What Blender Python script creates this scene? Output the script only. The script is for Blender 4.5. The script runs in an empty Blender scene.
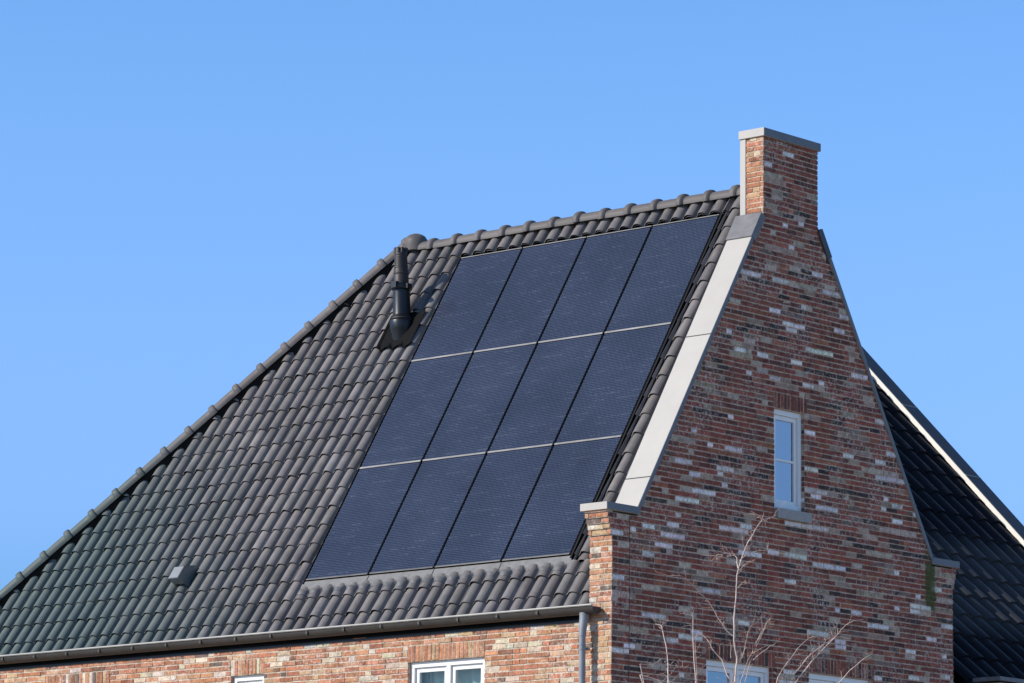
import bpy, bmesh, math, random
from mathutils import Vector, Matrix
random.seed(11)
sc = bpy.context.scene
C = sc.collection
TWIGS = [
('trunk', 0.014, 0.004, [(2.5, -0.971, 4.355), (2.504, -0.959, 4.584), (2.512, -0.953, 4.698), (2.533, -1.03, 4.867), (2.538, -1.036, 5.075), (2.547, -1.015, 5.305), (2.569, -1.026, 5.543), (2.597, -0.994, 5.701), (2.605, -0.887, 5.9), (2.616, -0.783, 6.036), (2.62, -0.669, 6.154)]),
('branch', 0.006, 0.002, [(2.6, -0.644, 6.158), (2.642, -0.765, 6.194), (2.7, -0.974, 6.209)]),
('branch', 0.005, 0.002, [(2.6, -0.644, 6.158), (2.526, -0.412, 6.211), (2.45, -0.211, 6.271)]),
('branch', 0.006, 0.002, [(2.53, -0.96, 5.625), (2.477, -0.91, 5.739), (2.428, -0.899, 5.786), (2.38, -0.973, 5.793), (2.337, -1.069, 5.765), (2.3, -1.039, 5.729)]),
('branch', 0.007, 0.002, [(2.54, -0.939, 5.7), (2.605, -0.921, 5.76), (2.655, -0.799, 5.811), (2.707, -0.679, 5.83), (2.75, -0.616, 5.843)]),
('branch', 0.005, 0.0015, [(2.53, -0.96, 5.594), (2.574, -0.915, 5.658), (2.6, -0.83, 5.717)]),
('branch', 0.004, 0.0015, [(2.52, -0.947, 5.418), (2.551, -0.919, 5.471), (2.6, -0.914, 5.499)]),
('branch', 0.007, 0.002, [(2.5, -0.971, 4.905), (2.434, -1.039, 4.977), (2.384, -1.109, 5.099), (2.327, -1.188, 5.262), (2.271, -1.367, 5.416), (2.2, -1.559, 5.538)]),
('branch', 0.009, 0.003, [(2.5, -0.987, 4.426), (2.441, -1.03, 4.509), (2.348, -0.996, 4.673), (2.293, -1.095, 4.793), (2.225, -1.11, 4.9), (2.15, -1.149, 4.974)]),
('branch', 0.004, 0.0015, [(2.3, -0.853, 4.666), (2.267, -0.995, 4.74), (2.224, -1.024, 4.803), (2.2, -0.995, 4.89)]),
('branch', 0.007, 0.003, [(2.2, -1.242, 4.35), (2.179, -1.25, 4.662), (2.148, -1.229, 4.874), (2.153, -1.236, 5.113), (2.131, -1.242, 5.134), (2.1, -1.385, 5.144)]),
('branch', 0.004, 0.002, [(2.15, -1.163, 4.359), (2.126, -1.152, 4.673), (2.1, -1.137, 4.843)]),
('branch', 0.007, 0.002, [(2.3, -1.821, 4.301), (2.234, -1.742, 4.567), (2.192, -1.725, 4.777), (2.122, -1.705, 4.959), (2.071, -1.677, 4.996), (2.0, -1.671, 5.011)]),
('branch', 0.003, 0.0015, [(2.05, -1.634, 4.99), (2.035, -1.568, 5.039), (2.0, -1.46, 5.071)]),
('branch', 0.007, 0.002, [(1.9, -1.789, 4.479), (1.967, -1.676, 4.453), (2.031, -1.591, 4.425), (2.1, -1.512, 4.417)]),
('branch', 0.004, 0.0015, [(2.0, -1.91, 4.577), (2.036, -1.761, 4.577), (2.065, -1.666, 4.635), (2.1, -1.676, 4.652)]),
('branch', 0.004, 0.0015, [(2.2, -1.716, 4.54), (2.09, -1.452, 4.568), (2.0, -1.21, 4.602)]),
('branch', 0.006, 0.002, [(2.6, -0.964, 4.35), (2.669, -0.935, 4.639), (2.759, -0.933, 4.81), (2.811, -0.882, 4.967), (2.9, -0.945, 5.039)]),
('branch', 0.007, 0.002, [(2.6, -1.047, 4.344), (2.661, -0.958, 4.658), (2.754, -0.942, 4.83), (2.818, -0.857, 5.031), (2.9, -0.895, 5.074)]),
('branch', 0.006, 0.0015, [(2.7, -0.924, 4.659), (2.768, -0.859, 4.743), (2.832, -0.808, 4.806), (2.9, -0.76, 4.847)]),
('branch', 0.005, 0.0015, [(2.6, -0.981, 4.68), (2.629, -0.967, 4.815), (2.682, -0.984, 4.945), (2.7, -0.89, 5.077)]),
('branch', 0.004, 0.0015, [(2.6, -1.164, 4.665), (2.591, -1.152, 4.77), (2.6, -1.181, 4.85)]),
('branch', 0.008, 0.002, [(2.9, -0.828, 4.345), (2.957, -0.835, 4.475), (3.011, -0.736, 4.635), (3.084, -0.661, 4.782), (3.133, -0.538, 4.893), (3.2, -0.523, 4.911)]),
('branch', 0.009, 0.003, [(2.9, -0.609, 4.361), (2.956, -0.562, 4.528), (3.027, -0.451, 4.689), (3.075, -0.273, 4.826), (3.142, -0.119, 4.929), (3.2, -0.092, 4.99)]),
('branch', 0.01, 0.003, [(2.9, -0.541, 4.366), (2.992, -0.508, 4.509), (3.048, -0.376, 4.673), (3.127, -0.238, 4.836), (3.212, -0.143, 4.964), (3.3, -0.122, 5.055)]),
('branch', 0.004, 0.0015, [(3.3, -0.122, 5.055), (3.358, -0.077, 5.097), (3.4, 0.058, 5.127)]),
('branch', 0.004, 0.0015, [(3.2, -0.179, 4.93), (3.253, -0.112, 4.933), (3.3, -0.071, 4.913)]),
('branch', 0.003, 0.0015, [(3.2, -0.438, 4.794), (3.142, -0.258, 4.896), (3.1, -0.081, 4.956)]),
('branch', 0.006, 0.0015, [(3.0, 0.136, 4.475), (3.128, 0.175, 4.618), (3.257, 0.213, 4.719), (3.4, 0.195, 4.772)])]
CAMP = (3892.9269982384417, 0.728129661428383, 0.18010445920522264, 0.01128830797580406, 27.586265150277068, -32.64217785749111, 0.6551507290145647)
R = math.radians

# ------------------------------------------------------------------ helpers
class MB:
    """collects polygons (with optional grey/colour per face) and links them as ONE mesh object"""
    def __init__(s): s.v=[]; s.f=[]; s.c=[]; s.sm=[]
    def poly(s, pts, col=(1,1,1), smooth=False):
        n=len(s.v); s.v += [tuple(p) for p in pts]; s.f.append(tuple(range(n,n+len(pts)))); s.c.append(col); s.sm.append(smooth)
    def grid(s, rows, col=(1,1,1), smooth=True, closed=False):
        n=len(s.v); w=len(rows[0])
        for r in rows: s.v += [tuple(p) for p in r]
        for i in range(len(rows)-1):
            for j in range(w if closed else w-1):
                k=(j+1)%w
                s.f.append((n+i*w+j, n+i*w+k, n+(i+1)*w+k, n+(i+1)*w+j)); s.c.append(col); s.sm.append(smooth)
    def box(s, f, u0,u1,a0,a1,b0,b1, col=(1,1,1)):
        """f maps (u,a,b) to a point"""
        P=[f(u,a,b) for u in (u0,u1) for a in (a0,a1) for b in (b0,b1)]
        for q in ((0,1,3,2),(4,6,7,5),(0,4,5,1),(2,3,7,6),(0,2,6,4),(1,5,7,3)):
            s.poly([P[i] for i in q], col)
    def prism(s, ring0, ring1, col=(1,1,1)):
        n=len(ring0)
        s.poly(list(reversed(ring0)), col); s.poly(ring1, col)
        for i in range(n):
            j=(i+1)%n; s.poly([ring0[i],ring0[j],ring1[j],ring1[i]], col)
    def tube(s, pts, rads, n=8, col=(1,1,1)):
        pts=[Vector(p) for p in pts]; rows=[]
        for i,p in enumerate(pts):
            d=(pts[min(i+1,len(pts)-1)]-pts[max(i-1,0)]).normalized()
            a=d.cross(Vector((0.31,0.2,0.93)) if abs(d.z)<.9 else Vector((1,0.1,0))).normalized(); b=d.cross(a)
            rows.append([p+(a*math.cos(2*math.pi*k/n)+b*math.sin(2*math.pi*k/n))*rads[i] for k in range(n)])
        s.grid(rows, col, True, True)
        s.poly(list(reversed(rows[0])), col); s.poly(rows[-1], col)
    def build(s, name, mat, parent=None, bev=0.0, fix=True):
        me=bpy.data.meshes.new(name); me.from_pydata(s.v,[],s.f)
        ca=me.color_attributes.new('tint','FLOAT_COLOR','CORNER')
        data=[]
        for p in me.polygons:
            c=s.c[p.index]
            for _ in range(p.loop_total): data += [c[0],c[1],c[2],1.0]
        ca.data.foreach_set('color',data)
        me.polygons.foreach_set('use_smooth',s.sm)
        if fix or bev>0:
            bm=bmesh.new(); bm.from_mesh(me)
            if bev>0:
                bmesh.ops.remove_doubles(bm, verts=bm.verts, dist=1e-5)
                bmesh.ops.recalc_face_normals(bm, faces=bm.faces)
                es=[e for e in bm.edges if len(e.link_faces)==2 and e.calc_face_angle(0)>0.5]
                bmesh.ops.bevel(bm, geom=es, offset=bev, segments=2, profile=.7, affect='EDGES', clamp_overlap=True)
            else:
                bmesh.ops.recalc_face_normals(bm, faces=bm.faces)
            bm.to_mesh(me); bm.free()
        me.materials.append(mat); me.update()
        o=bpy.data.objects.new(name,me); C.objects.link(o)
        if parent:
            o.parent=parent
            o.matrix_parent_inverse = world_of(parent).inverted()
        return o
def world_of(o):
    m=Matrix.LocRotScale(o.location,o.rotation_euler,o.scale)
    return (world_of(o.parent) @ o.matrix_parent_inverse @ m) if o.parent else m
def thing(name, loc, label, cat, group=None):
    o=bpy.data.objects.new(name,None); C.objects.link(o); o.location=loc; o.empty_display_size=.2
    o['label']=label; o['category']=cat
    if group: o['group']=group
    return o
I=lambda u,a,b:(u,a,b)

# ------------------------------------------------------------------ materials
def mat(name):
    m=bpy.data.materials.new(name); m.use_nodes=True; nt=m.node_tree
    b=nt.nodes['Principled BSDF']
    return m,nt,b
def N(nt,t,**k):
    n=nt.nodes.new(t)
    for a,v in k.items():
        if a in n.inputs.keys(): n.inputs[a].default_value=v
        else: setattr(n,a,v)
    return n
def noise(nt,scale,detail=4,vec=None,rough=.55):
    n=N(nt,'ShaderNodeTexNoise'); n.inputs['Scale'].default_value=scale; n.inputs['Detail'].default_value=detail; n.inputs['Roughness'].default_value=rough
    if vec is None:
        g=N(nt,'ShaderNodeNewGeometry'); vec=g.outputs['Position']
    nt.links.new(vec,n.inputs['Vector']); return n
def ramp(nt,src,stops):
    r=N(nt,'ShaderNodeValToRGB'); el=r.color_ramp.elements
    while len(el)<len(stops): el.new(.5)
    for e,(p,c) in zip(el,stops): e.position=p; e.color=(*c,1) if len(c)==3 else c
    nt.links.new(src,r.inputs['Fac']); return r
def mix(nt,fac,a,b,mode='MIX'):
    m=N(nt,'ShaderNodeMix',data_type='RGBA',blend_type=mode)
    for s,i in ((fac,0),(a,6),(b,7)):
        if isinstance(s,(int,float)): m.inputs[i].default_value=s
        elif isinstance(s,tuple): m.inputs[i].default_value=(*s,1)
        else: nt.links.new(s,m.inputs[i])
    return m.outputs[2]
def math_(nt,op,a,b=0.0,c=None):
    m=N(nt,'ShaderNodeMath',operation=op)
    for i,s in enumerate((a,b,c)):
        if s is None: continue
        if isinstance(s,(int,float)): m.inputs[i].default_value=s
        else: nt.links.new(s,m.inputs[i])
    return m.outputs[0]
def bump(nt,b,src,strength,dist=.01):
    n=N(nt,'ShaderNodeBump'); n.inputs['Strength'].default_value=strength; n.inputs['Distance'].default_value=dist
    nt.links.new(src,n.inputs['Height']); nt.links.new(n.outputs[0],b.inputs['Normal'])
def tint(nt):
    return N(nt,'ShaderNodeAttribute',attribute_name='tint').outputs['Color']
def pos(nt):
    g=N(nt,'ShaderNodeNewGeometry'); s=N(nt,'ShaderNodeSeparateXYZ'); nt.links.new(g.outputs['Position'],s.inputs[0]); return g.outputs['Position'],s.outputs

def brick_material(name, moss=False):
    m,nt,b=mat(name)
    t=tint(nt)
    n1=noise(nt,38,5); n2=noise(nt,9,3); n3=noise(nt,150,3)
    k=ramp(nt,n1.outputs['Fac'],[(.3,(.62,.6,.6)),(.55,(1,1,1)),(.8,(1.25,1.22,1.2))])
    c=mix(nt,1.0,t,k.outputs['Color'],'MULTIPLY')
    # lime bloom in blotches
    n4=noise(nt,1.5,3); n5=noise(nt,24,6,None,.7)
    bl=ramp(nt,n5.outputs['Fac'],[(.50,(0,0,0)),(.62,(.85,.85,.85))])
    cl=ramp(nt,n4.outputs['Fac'],[(.44,(.10,.10,.10)),(.62,(1,1,1))])
    fb_=mix(nt,1.0,bl.outputs['Color'],cl.outputs['Color'],'MULTIPLY')
    c=mix(nt,fb_,c,(.62,.52,.45))
    dk=ramp(nt,n2.outputs['Fac'],[(.25,(.62,.60,.58)),(.55,(1.05,1.05,1.05))]); c=mix(nt,1.0,c,dk.outputs['Color'],'MULTIPLY')
    sp=ramp(nt,n3.outputs['Fac'],[(.64,(0,0,0)),(.74,(.45,.45,.45))])
    c=mix(nt,sp.outputs['Color'],c,(.07,.05,.05))
    if moss:
        p,s=pos(nt)
        dy=math_(nt,'DIVIDE',math_(nt,'ABSOLUTE',math_(nt,'SUBTRACT',s[1],6.02)),.12)
        dz=math_(nt,'DIVIDE',math_(nt,'ABSOLUTE',math_(nt,'SUBTRACT',s[2],6.33)),.36)
        d=math_(nt,'SUBTRACT',1.0,math_(nt,'MAXIMUM',dy,dz))
        nn=noise(nt,9,6)
        f=math_(nt,'MULTIPLY',math_(nt,'ADD',d,math_(nt,'MULTIPLY',math_(nt,'SUBTRACT',nn.outputs['Fac'],.5),2.6)),2.4)
        f=N(nt,'ShaderNodeClamp').outputs[0] if False else math_(nt,'MINIMUM',math_(nt,'MAXIMUM',f,0.0),.85)
        c=mix(nt,f,c,(.055,.082,.014))
    nt.links.new(c,b.inputs['Base Color']); b.inputs['Roughness'].default_value=.9
    b.inputs['Specular IOR Level'].default_value=.25
    bump(nt,b,n5.outputs['Fac'],.7,.008)
    return m
M={}
M['gable_brick']=brick_material('gable_brick',True)
M['front_brick']=brick_material('front_brick')
def tile_material(name, base, teal_tint=True, rough=.5, spec=.5, sun_band=False):
    m,nt,b=mat(name)
    t=tint(nt); n1=noise(nt,6,5); n2=noise(nt,70,4); n3=noise(nt,1.1,4)
    k=ramp(nt,n1.outputs['Fac'],[(.25,(.78,.78,.78)),(.75,(1.2,1.19,1.18))])
    c=mix(nt,1.0,base,t,'MULTIPLY'); c=mix(nt,1.0,c,k.outputs['Color'],'MULTIPLY')
    if teal_tint:  # tealer towards the eaves and the hip end
        p,s=pos(nt)
        f=math_(nt,'MULTIPLY',math_(nt,'SUBTRACT',-5.0,s[0]),.24)
        f=math_(nt,'SUBTRACT',f,math_(nt,'MULTIPLY',math_(nt,'SUBTRACT',s[2],5.6),.22))
        f=math_(nt,'ADD',f,math_(nt,'MULTIPLY',math_(nt,'SUBTRACT',n3.outputs['Fac'],.5),.5))
        f=math_(nt,'MINIMUM',math_(nt,'MAXIMUM',f,0.0),.75)
        c=mix(nt,f,c,(.080,.118,.112))
    if sun_band:      # paler band painted low on the slope in place of grazing sun
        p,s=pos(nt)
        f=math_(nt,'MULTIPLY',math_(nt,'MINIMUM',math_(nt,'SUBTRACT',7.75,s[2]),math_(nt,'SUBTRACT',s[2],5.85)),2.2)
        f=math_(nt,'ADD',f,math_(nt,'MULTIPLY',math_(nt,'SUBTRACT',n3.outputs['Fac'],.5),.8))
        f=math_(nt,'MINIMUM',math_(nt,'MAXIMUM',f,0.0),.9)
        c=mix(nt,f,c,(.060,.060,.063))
    lich=ramp(nt,n2.outputs['Fac'],[(.66,(0,0,0)),(.78,((.02,)*3 if sun_band else (.20,)*3))])
    c=mix(nt,lich.outputs['Color'],c,(.25,.24,.22))
    nt.links.new(c,b.inputs['Base Color'])
    rr=ramp(nt,n1.outputs['Fac'],[(.2,(rough-.1,)*3),(.8,(rough+.15,)*3)]); nt.links.new(rr.outputs['Color'],b.inputs['Roughness'])
    b.inputs['Specular IOR Level'].default_value=spec
    bump(nt,b,n2.outputs['Fac'],.25,.003)
    return m
M['tile']=tile_material('roof_tile',(.170,.156,.150),True,.45,.35)
M['ridge']=tile_material('ridge_tile',(.135,.122,.118),True,.55,.25)
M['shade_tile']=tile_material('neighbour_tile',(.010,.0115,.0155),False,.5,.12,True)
def simple(name, col, rough=.6, metal=0.0, var=.12, scale=7, b_str=.08, spec=.5, dirt=None):
    m,nt,b=mat(name)
    n1=noise(nt,scale,5)
    k=ramp(nt,n1.outputs['Fac'],[(.25,(1-var,)*3),(.75,(1+var,)*3)])
    c=mix(nt,1.0,col,k.outputs['Color'],'MULTIPLY'); c=mix(nt,1.0,c,tint(nt),'MULTIPLY')
    if dirt:
        n2=noise(nt,2.2,6); d=ramp(nt,n2.outputs['Fac'],[(.5,(0,0,0)),(.8,(dirt[3],)*3)]); c=mix(nt,d.outputs['Color'],c,dirt[:3])
    nt.links.new(c,b.inputs['Base Color']); b.inputs['Roughness'].default_value=rough; b.inputs['Metallic'].default_value=metal
    b.inputs['Specular IOR Level'].default_value=spec
    if b_str: bump(nt,b,n1.outputs['Fac'],b_str,.01)
    return m
M['zinc']=simple('coping_zinc',(.48,.45,.405),.55,0,.05,3,.05,.4,(.42,.40,.37,.35))
M['edge']=simple('shaded_zinc_side',(.15,.155,.165),.5,0,.12,4,.05,.4)  # darker tone stands in for shade on outer sides of copings and caps
M['flank']=simple('sunlit_zinc',(.82,.78,.70),.5,0,.06,4,.03,.3)  # whitened so the inner coping face looks sunlit
M['edge2']=simple('dark_and_shade_zinc',(.075,.078,.085),.55,0,.12,4,.05,.3)  # dark joints and rear flashing; also painted shade on neighbour coping top
M['lead']=simple('lead_sheet',(.17,.168,.172),.6,0,.2,9,.25,.4)
M['apron']=simple('grey_flashing',(.150,.146,.144),.55,0,.25,11,.2,.5)
M['gutter']=simple('gutter_zinc',(.042,.037,.032),.55,0,.2,5,.06,.4)
M['gutter_lip']=simple('gutter_lip',(.36,.35,.32),.45,.1,.15,5,.05)
M['downpipe']=simple('downpipe_zinc',(.24,.255,.275),.5,.1,.12,6,.04)
M['fascia']=simple('fascia_paint',(.022,.026,.03),.5,0,.1,4,.03)
M['white']=simple('window_paint',(.84,.83,.80),.4,0,.04,5,.02)
M['sill']=simple('sill_stone',(.36,.33,.30),.7,0,.15,25,.15)
M['pvc']=simple('flue_plastic',(.005,.0052,.006),.36,0,.2,9,.05)
M['pvc2']=simple('flue_top_metal',(.026,.022,.021),.55,0,.2,12,.05)
M['fl_sheet']=simple('flue_lead',(.005,.005,.0055),.8,0,.4,14,.25,.12)
M['vent']=simple('vent_zinc',(.14,.165,.175),.4,.1,.15,12,.05)
M['black']=simple('black_frame',(.005,.005,.006),.6,0,.1,8,0,.2)
M['alu']=simple('aluminium_trim',(.30,.29,.27),.4,.15,.35,3,0)
M['dark']=simple('dark_void',(.012,.012,.012),.9,0,.1,2,0,.1)
M['room']=simple('room_plaster',(.25,.25,.25),.9,0,.05,2,0,.1)
M['curtain']=simple('curtain_cloth',(.70,.74,.70),.9,0,.12,5,.1,.1)
M['twig']=simple('twig_bark',(.62,.49,.42),.75,0,.25,22,.2,.2)
M['stain']=simple('joint_sealant',(.045,.035,.033),.9,0,.2,9,0,.1)
# window glass: thin pane, part mirror part clear
m,nt,b=mat('window_glass'); nt.nodes.remove(b)
fr=N(nt,'ShaderNodeFresnel'); fr.inputs['IOR'].default_value=1.9
gl=N(nt,'ShaderNodeBsdfGlossy'); gl.inputs['Roughness'].default_value=.01; gl.inputs['Color'].default_value=(.80,.82,.86,1)
tr=N(nt,'ShaderNodeBsdfTransparent'); tr.inputs['Color'].default_value=(.50,.64,.76,1)
mx=N(nt,'ShaderNodeMixShader'); f2=math_(nt,'ADD',math_(nt,'MULTIPLY',fr.outputs[0],1.1),.20)
nt.links.new(f2,mx.inputs[0]); nt.links.new(tr.outputs[0],mx.inputs[1]); nt.links.new(gl.outputs[0],mx.inputs[2])
wv=noise(nt,1.7,2); bn=N(nt,'ShaderNodeBump'); bn.inputs['Strength'].default_value=.03; bn.inputs['Distance'].default_value=.05
nt.links.new(wv.outputs['Fac'],bn.inputs['Height']); nt.links.new(bn.outputs[0],gl.inputs['Normal'])
nt.links.new(mx.outputs[0],nt.nodes['Material Output'].inputs[0]); M['glass']=m
m2=m.copy(); m2.name='front_window_glass'; M['glass_front']=m2
for n_ in m2.node_tree.nodes:
    if n_.bl_idname=='ShaderNodeMath' and n_.operation=='MULTIPLY': n_.inputs[1].default_value=.35
    if n_.bl_idname=='ShaderNodeMath' and n_.operation=='ADD': n_.inputs[1].default_value=.03
    if n_.bl_idname=='ShaderNodeBsdfGlossy': n_.inputs['Color'].default_value=(.85,.95,.88,1)
    if n_.bl_idname=='ShaderNodeBsdfTransparent': n_.inputs['Color'].default_value=(.80,.90,.86,1)
# solar glass: fine cell pattern in the panel's own coordinates (object space metres)
m,nt,b=mat('solar_glass')
tc=N(nt,'ShaderNodeTexCoord'); sp=N(nt,'ShaderNodeSeparateXYZ'); nt.links.new(tc.outputs['Object'],sp.inputs[0])
def stripe(src,period,width):
    q=math_(nt,'FRACT',math_(nt,'DIVIDE',src,period))
    return math_(nt,'LESS_THAN',math_(nt,'ABSOLUTE',math_(nt,'SUBTRACT',q,.5)),width/period/2)
rowi=math_(nt,'FLOOR',math_(nt,'DIVIDE',sp.outputs[1],.0262))
xo=math_(nt,'ADD',sp.outputs[0],math_(nt,'MULTIPLY',math_(nt,'MODULO',rowi,2.0),.0098))
fine=math_(nt,'MULTIPLY',stripe(xo,.0196,.0098),stripe(sp.outputs[1],.0262,.0145))
cell=math_(nt,'MAXIMUM',stripe(sp.outputs[0],.1715,.003),stripe(sp.outputs[1],.0925,.003))
cmb=N(nt,'ShaderNodeCombineXYZ'); 
nt.links.new(math_(nt,'FLOOR',math_(nt,'DIVIDE',sp.outputs[0],.1715)),cmb.inputs[0])
nt.links.new(math_(nt,'FLOOR',math_(nt,'DIVIDE',sp.outputs[1],.0925)),cmb.inputs[1])
oi=N(nt,'ShaderNodeObjectInfo'); nt.links.new(math_(nt,'MULTIPLY',oi.outputs['Random'],97.0),cmb.inputs[2])
wn=N(nt,'ShaderNodeTexWhiteNoise'); nt.links.new(cmb.outputs[0],wn.inputs['Vector'])
dash=math_(nt,'MULTIPLY',stripe(sp.outputs[1],.0925,.012),math_(nt,'GREATER_THAN',wn.outputs['Value'],.72))
gn=noise(nt,60,3,tc.outputs['Object'])
dash=math_(nt,'MULTIPLY',dash,math_(nt,'GREATER_THAN',gn.outputs['Fac'],.53))
c=mix(nt,math_(nt,'MULTIPLY',wn.outputs['Value'],.35),(.0150,.0195,.037),(.0198,.0255,.046))
c=mix(nt,math_(nt,'MULTIPLY',fine,.9),c,(.088,.110,.168))
c=mix(nt,math_(nt,'MULTIPLY',cell,.35),c,(.012,.014,.02))
c=mix(nt,math_(nt,'MULTIPLY',dash,math_(nt,'MULTIPLY',.22,wn.outputs['Value'])),c,(.30,.34,.40))
lw=noise(nt,1.3,3); dd=ramp(nt,lw.outputs['Fac'],[(.3,(.85,.85,.85)),(.7,(1.15,1.15,1.15))]); c=mix(nt,1.0,c,dd.outputs['Color'],'MULTIPLY')
nt.links.new(c,b.inputs['Base Color']); b.inputs['Roughness'].default_value=.16; b.inputs['Specular IOR Level'].default_value=.42
M['solar']=m
# ground
m,nt,b=mat('ground'); n1=noise(nt,.25,6); n2=noise(nt,9,5)
k=ramp(nt,n1.outputs['Fac'],[(.35,(.07,.08,.035)),(.6,(.11,.115,.055))]); c=mix(nt,.4,k.outputs['Color'],n2.outputs['Color'],'SOFT_LIGHT')
nt.links.new(c,b.inputs['Base Color']); b.inputs['Roughness'].default_value=.95; M['ground']=m
m,nt,b=mat('pavement'); bt=N(nt,'ShaderNodeTexBrick'); bt.inputs['Scale'].default_value=4; bt.inputs['Color1'].default_value=(.50,.42,.34,1); bt.inputs['Color2'].default_value=(.55,.46,.37,1); bt.inputs['Mortar'].default_value=(.3,.26,.22,1)
p,s=pos(nt); nt.links.new(p,bt.inputs['Vector']); nt.links.new(bt.outputs['Color'],b.inputs['Base Color']); b.inputs['Roughness'].default_value=.9; M['paving']=m

# ------------------------------------------------------------------ setting
GZ=-1.0
g=MB(); g.poly([(-600,-600,GZ),(600,-600,GZ),(600,600,GZ),(-600,600,GZ)])
o=g.build('ground',M['ground']); o['kind']='structure'
g=MB(); g.poly([(-60,-14,GZ+.004),(60,-14,GZ+.004),(60,-2.5,GZ+.004),(-60,-2.5,GZ+.004)])
o=g.build('pavement',M['paving']); o['kind']='structure'
g=MB(); g.poly([(3.5,-2.5,GZ+.004),(24,-2.5,GZ+.004),(24,60,GZ+.004),(3.5,60,GZ+.004)])
o=g.build('street',M['paving']); o['kind']='structure'

# ------------------------------------------------------------------ roof geometry constants
AL=1.0198202477983902; SA,CA=math.sin(AL),math.cos(AL)
D0=2.9289027933738527
YM=3.243; W=2*YM
Z0=5.46; Y0=(CA*Z0-D0)/SA            # point of the front roof plane at the eaves
T=Vector((0,CA,SA)); NR=Vector((0,-SA,CA)); O0=Vector((0,Y0,Z0))
def roof(x,s,h=0.0): return Vector((x,0,0))+O0+T*s+NR*h
def s_of_z(z): return (z-Z0)/SA
S_RIDGE=(YM-Y0)/CA; Z_RIDGE=Z0+S_RIDGE*SA
ROLL=.2025; ROLL0=-3.244; COURSE=.2455/SA
S_LIP0=s_of_z(5.677)                 # a course lip sits here
def prof(x, w=ROLL, x0=ROLL0, amp=.054, flip=False):
    t=((x-x0)/w+.5)%1.0 - .5
    if flip: t=-t          # roll crest at t=0
    a=abs(t)
    b=.46 if t<0 else .335
    if a<b: return amp*math.cos(math.pi/2*a/b)**(.80 if t<0 else .60)
    if 0<t<.425: return -.040
    return -.004
def tile_field(mb, F, x0,x1,s0,s1, w, xr, course, sl, amp=.054, thick=.007, base=-.056, step=.027, rng=None, cuts=(), flip=False):
    """one tile at a time, then trimmed to the rectangle and to extra half spaces (point,normal: keeps the side opposite the normal)"""
    rng=rng or random
    bm=bmesh.new(); lay=bm.loops.layers.float_color.new('tint')
    NS=20
    k0=int(math.floor((x0-xr)/w))-1; k1=int(math.ceil((x1-xr)/w))+1
    r0=int(math.floor((s0-sl)/course))-1; r1=int(math.ceil((s1-sl)/course))
    for r in range(r0,r1+1):
        sa=sl+r*course; sb=sa+course+.03
        if sb<s0 or sa>s1-.03: continue
        for k in range(k0,k1+1):
            xa=xr+(k-.5)*w
            if xa+w<x0 or xa>x1: continue
            dh=rng.gauss(0,.0032); tw=rng.gauss(0,.0045); sk=rng.gauss(0,.003); gcol=max(.6,rng.gauss(1,.10)*(1.18 if rng.random()<.04 else 1)); cc=(gcol*rng.uniform(.98,1.02),gcol,gcol*rng.uniform(.97,1.03),1)
            top=[];bot=[];lip=[]
            for j in range(NS+1):
                x=xa+w*j/NS; p=prof(x if j<NS else x-1e-6,w,xr,amp,flip); 
                e=.0015*(j/NS-.5)
                cv=.004*math.sin(math.pi*j/NS)
                top.append(bm.verts.new(F(x+e,sb,base+p*.96+dh)))
                bot.append(bm.verts.new(F(x-e,sa+sk-cv,base+p+step+dh+tw*(j/NS-.5))))
                lip.append(bm.verts.new(F(x-e,sa+sk-cv+.004,base+p+step-thick+dh+tw*(j/NS-.5))))
            mid=[]
            for j in range(NS+1):
                mid.append(bm.verts.new(bot[j].co.lerp(top[j].co,.5)))
            lip2=[bm.verts.new(v.co) for v in bot]
            for a,b_,sm in ((bot,mid,True),(mid,top,True),(lip,lip2,False)):
                for j in range(NS):
                    f=bm.faces.new((a[j],a[j+1],b_[j+1],b_[j])); f.smooth=sm
                    for l in f.loops: l[lay]=cc
    def cut(co,no):
        bmesh.ops.bisect_plane(bm,geom=bm.verts[:]+bm.edges[:]+bm.faces[:],plane_co=co,plane_no=no,clear_outer=True)
    ex=(F(1,0,0)-F(0,0,0)); es=(F(0,1,0)-F(0,0,0))
    cut(F(x0,0,0),-ex); cut(F(x1,0,0),ex); cut(F(0,s0,0),-es); cut(F(0,s1,0),es)
    for co,no in cuts: cut(co,no)
    bm.normal_update()
    n=len(mb.v)
    bm.verts.index_update()
    mb.v+=[tuple(v.co) for v in bm.verts]
    for f in bm.faces:
        mb.f.append(tuple(n+v.index for v in f.verts)); mb.c.append(tuple(f.loops[0][lay])[:3]); mb.sm.append(f.smooth)
    bm.free()

# ------------------------------------------------------------------ the brick house
house=thing('brick_house',(-4,YM,GZ),'red brown brick house with tall gable chimney, its tiled roof holding the solar panels','house')
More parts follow.
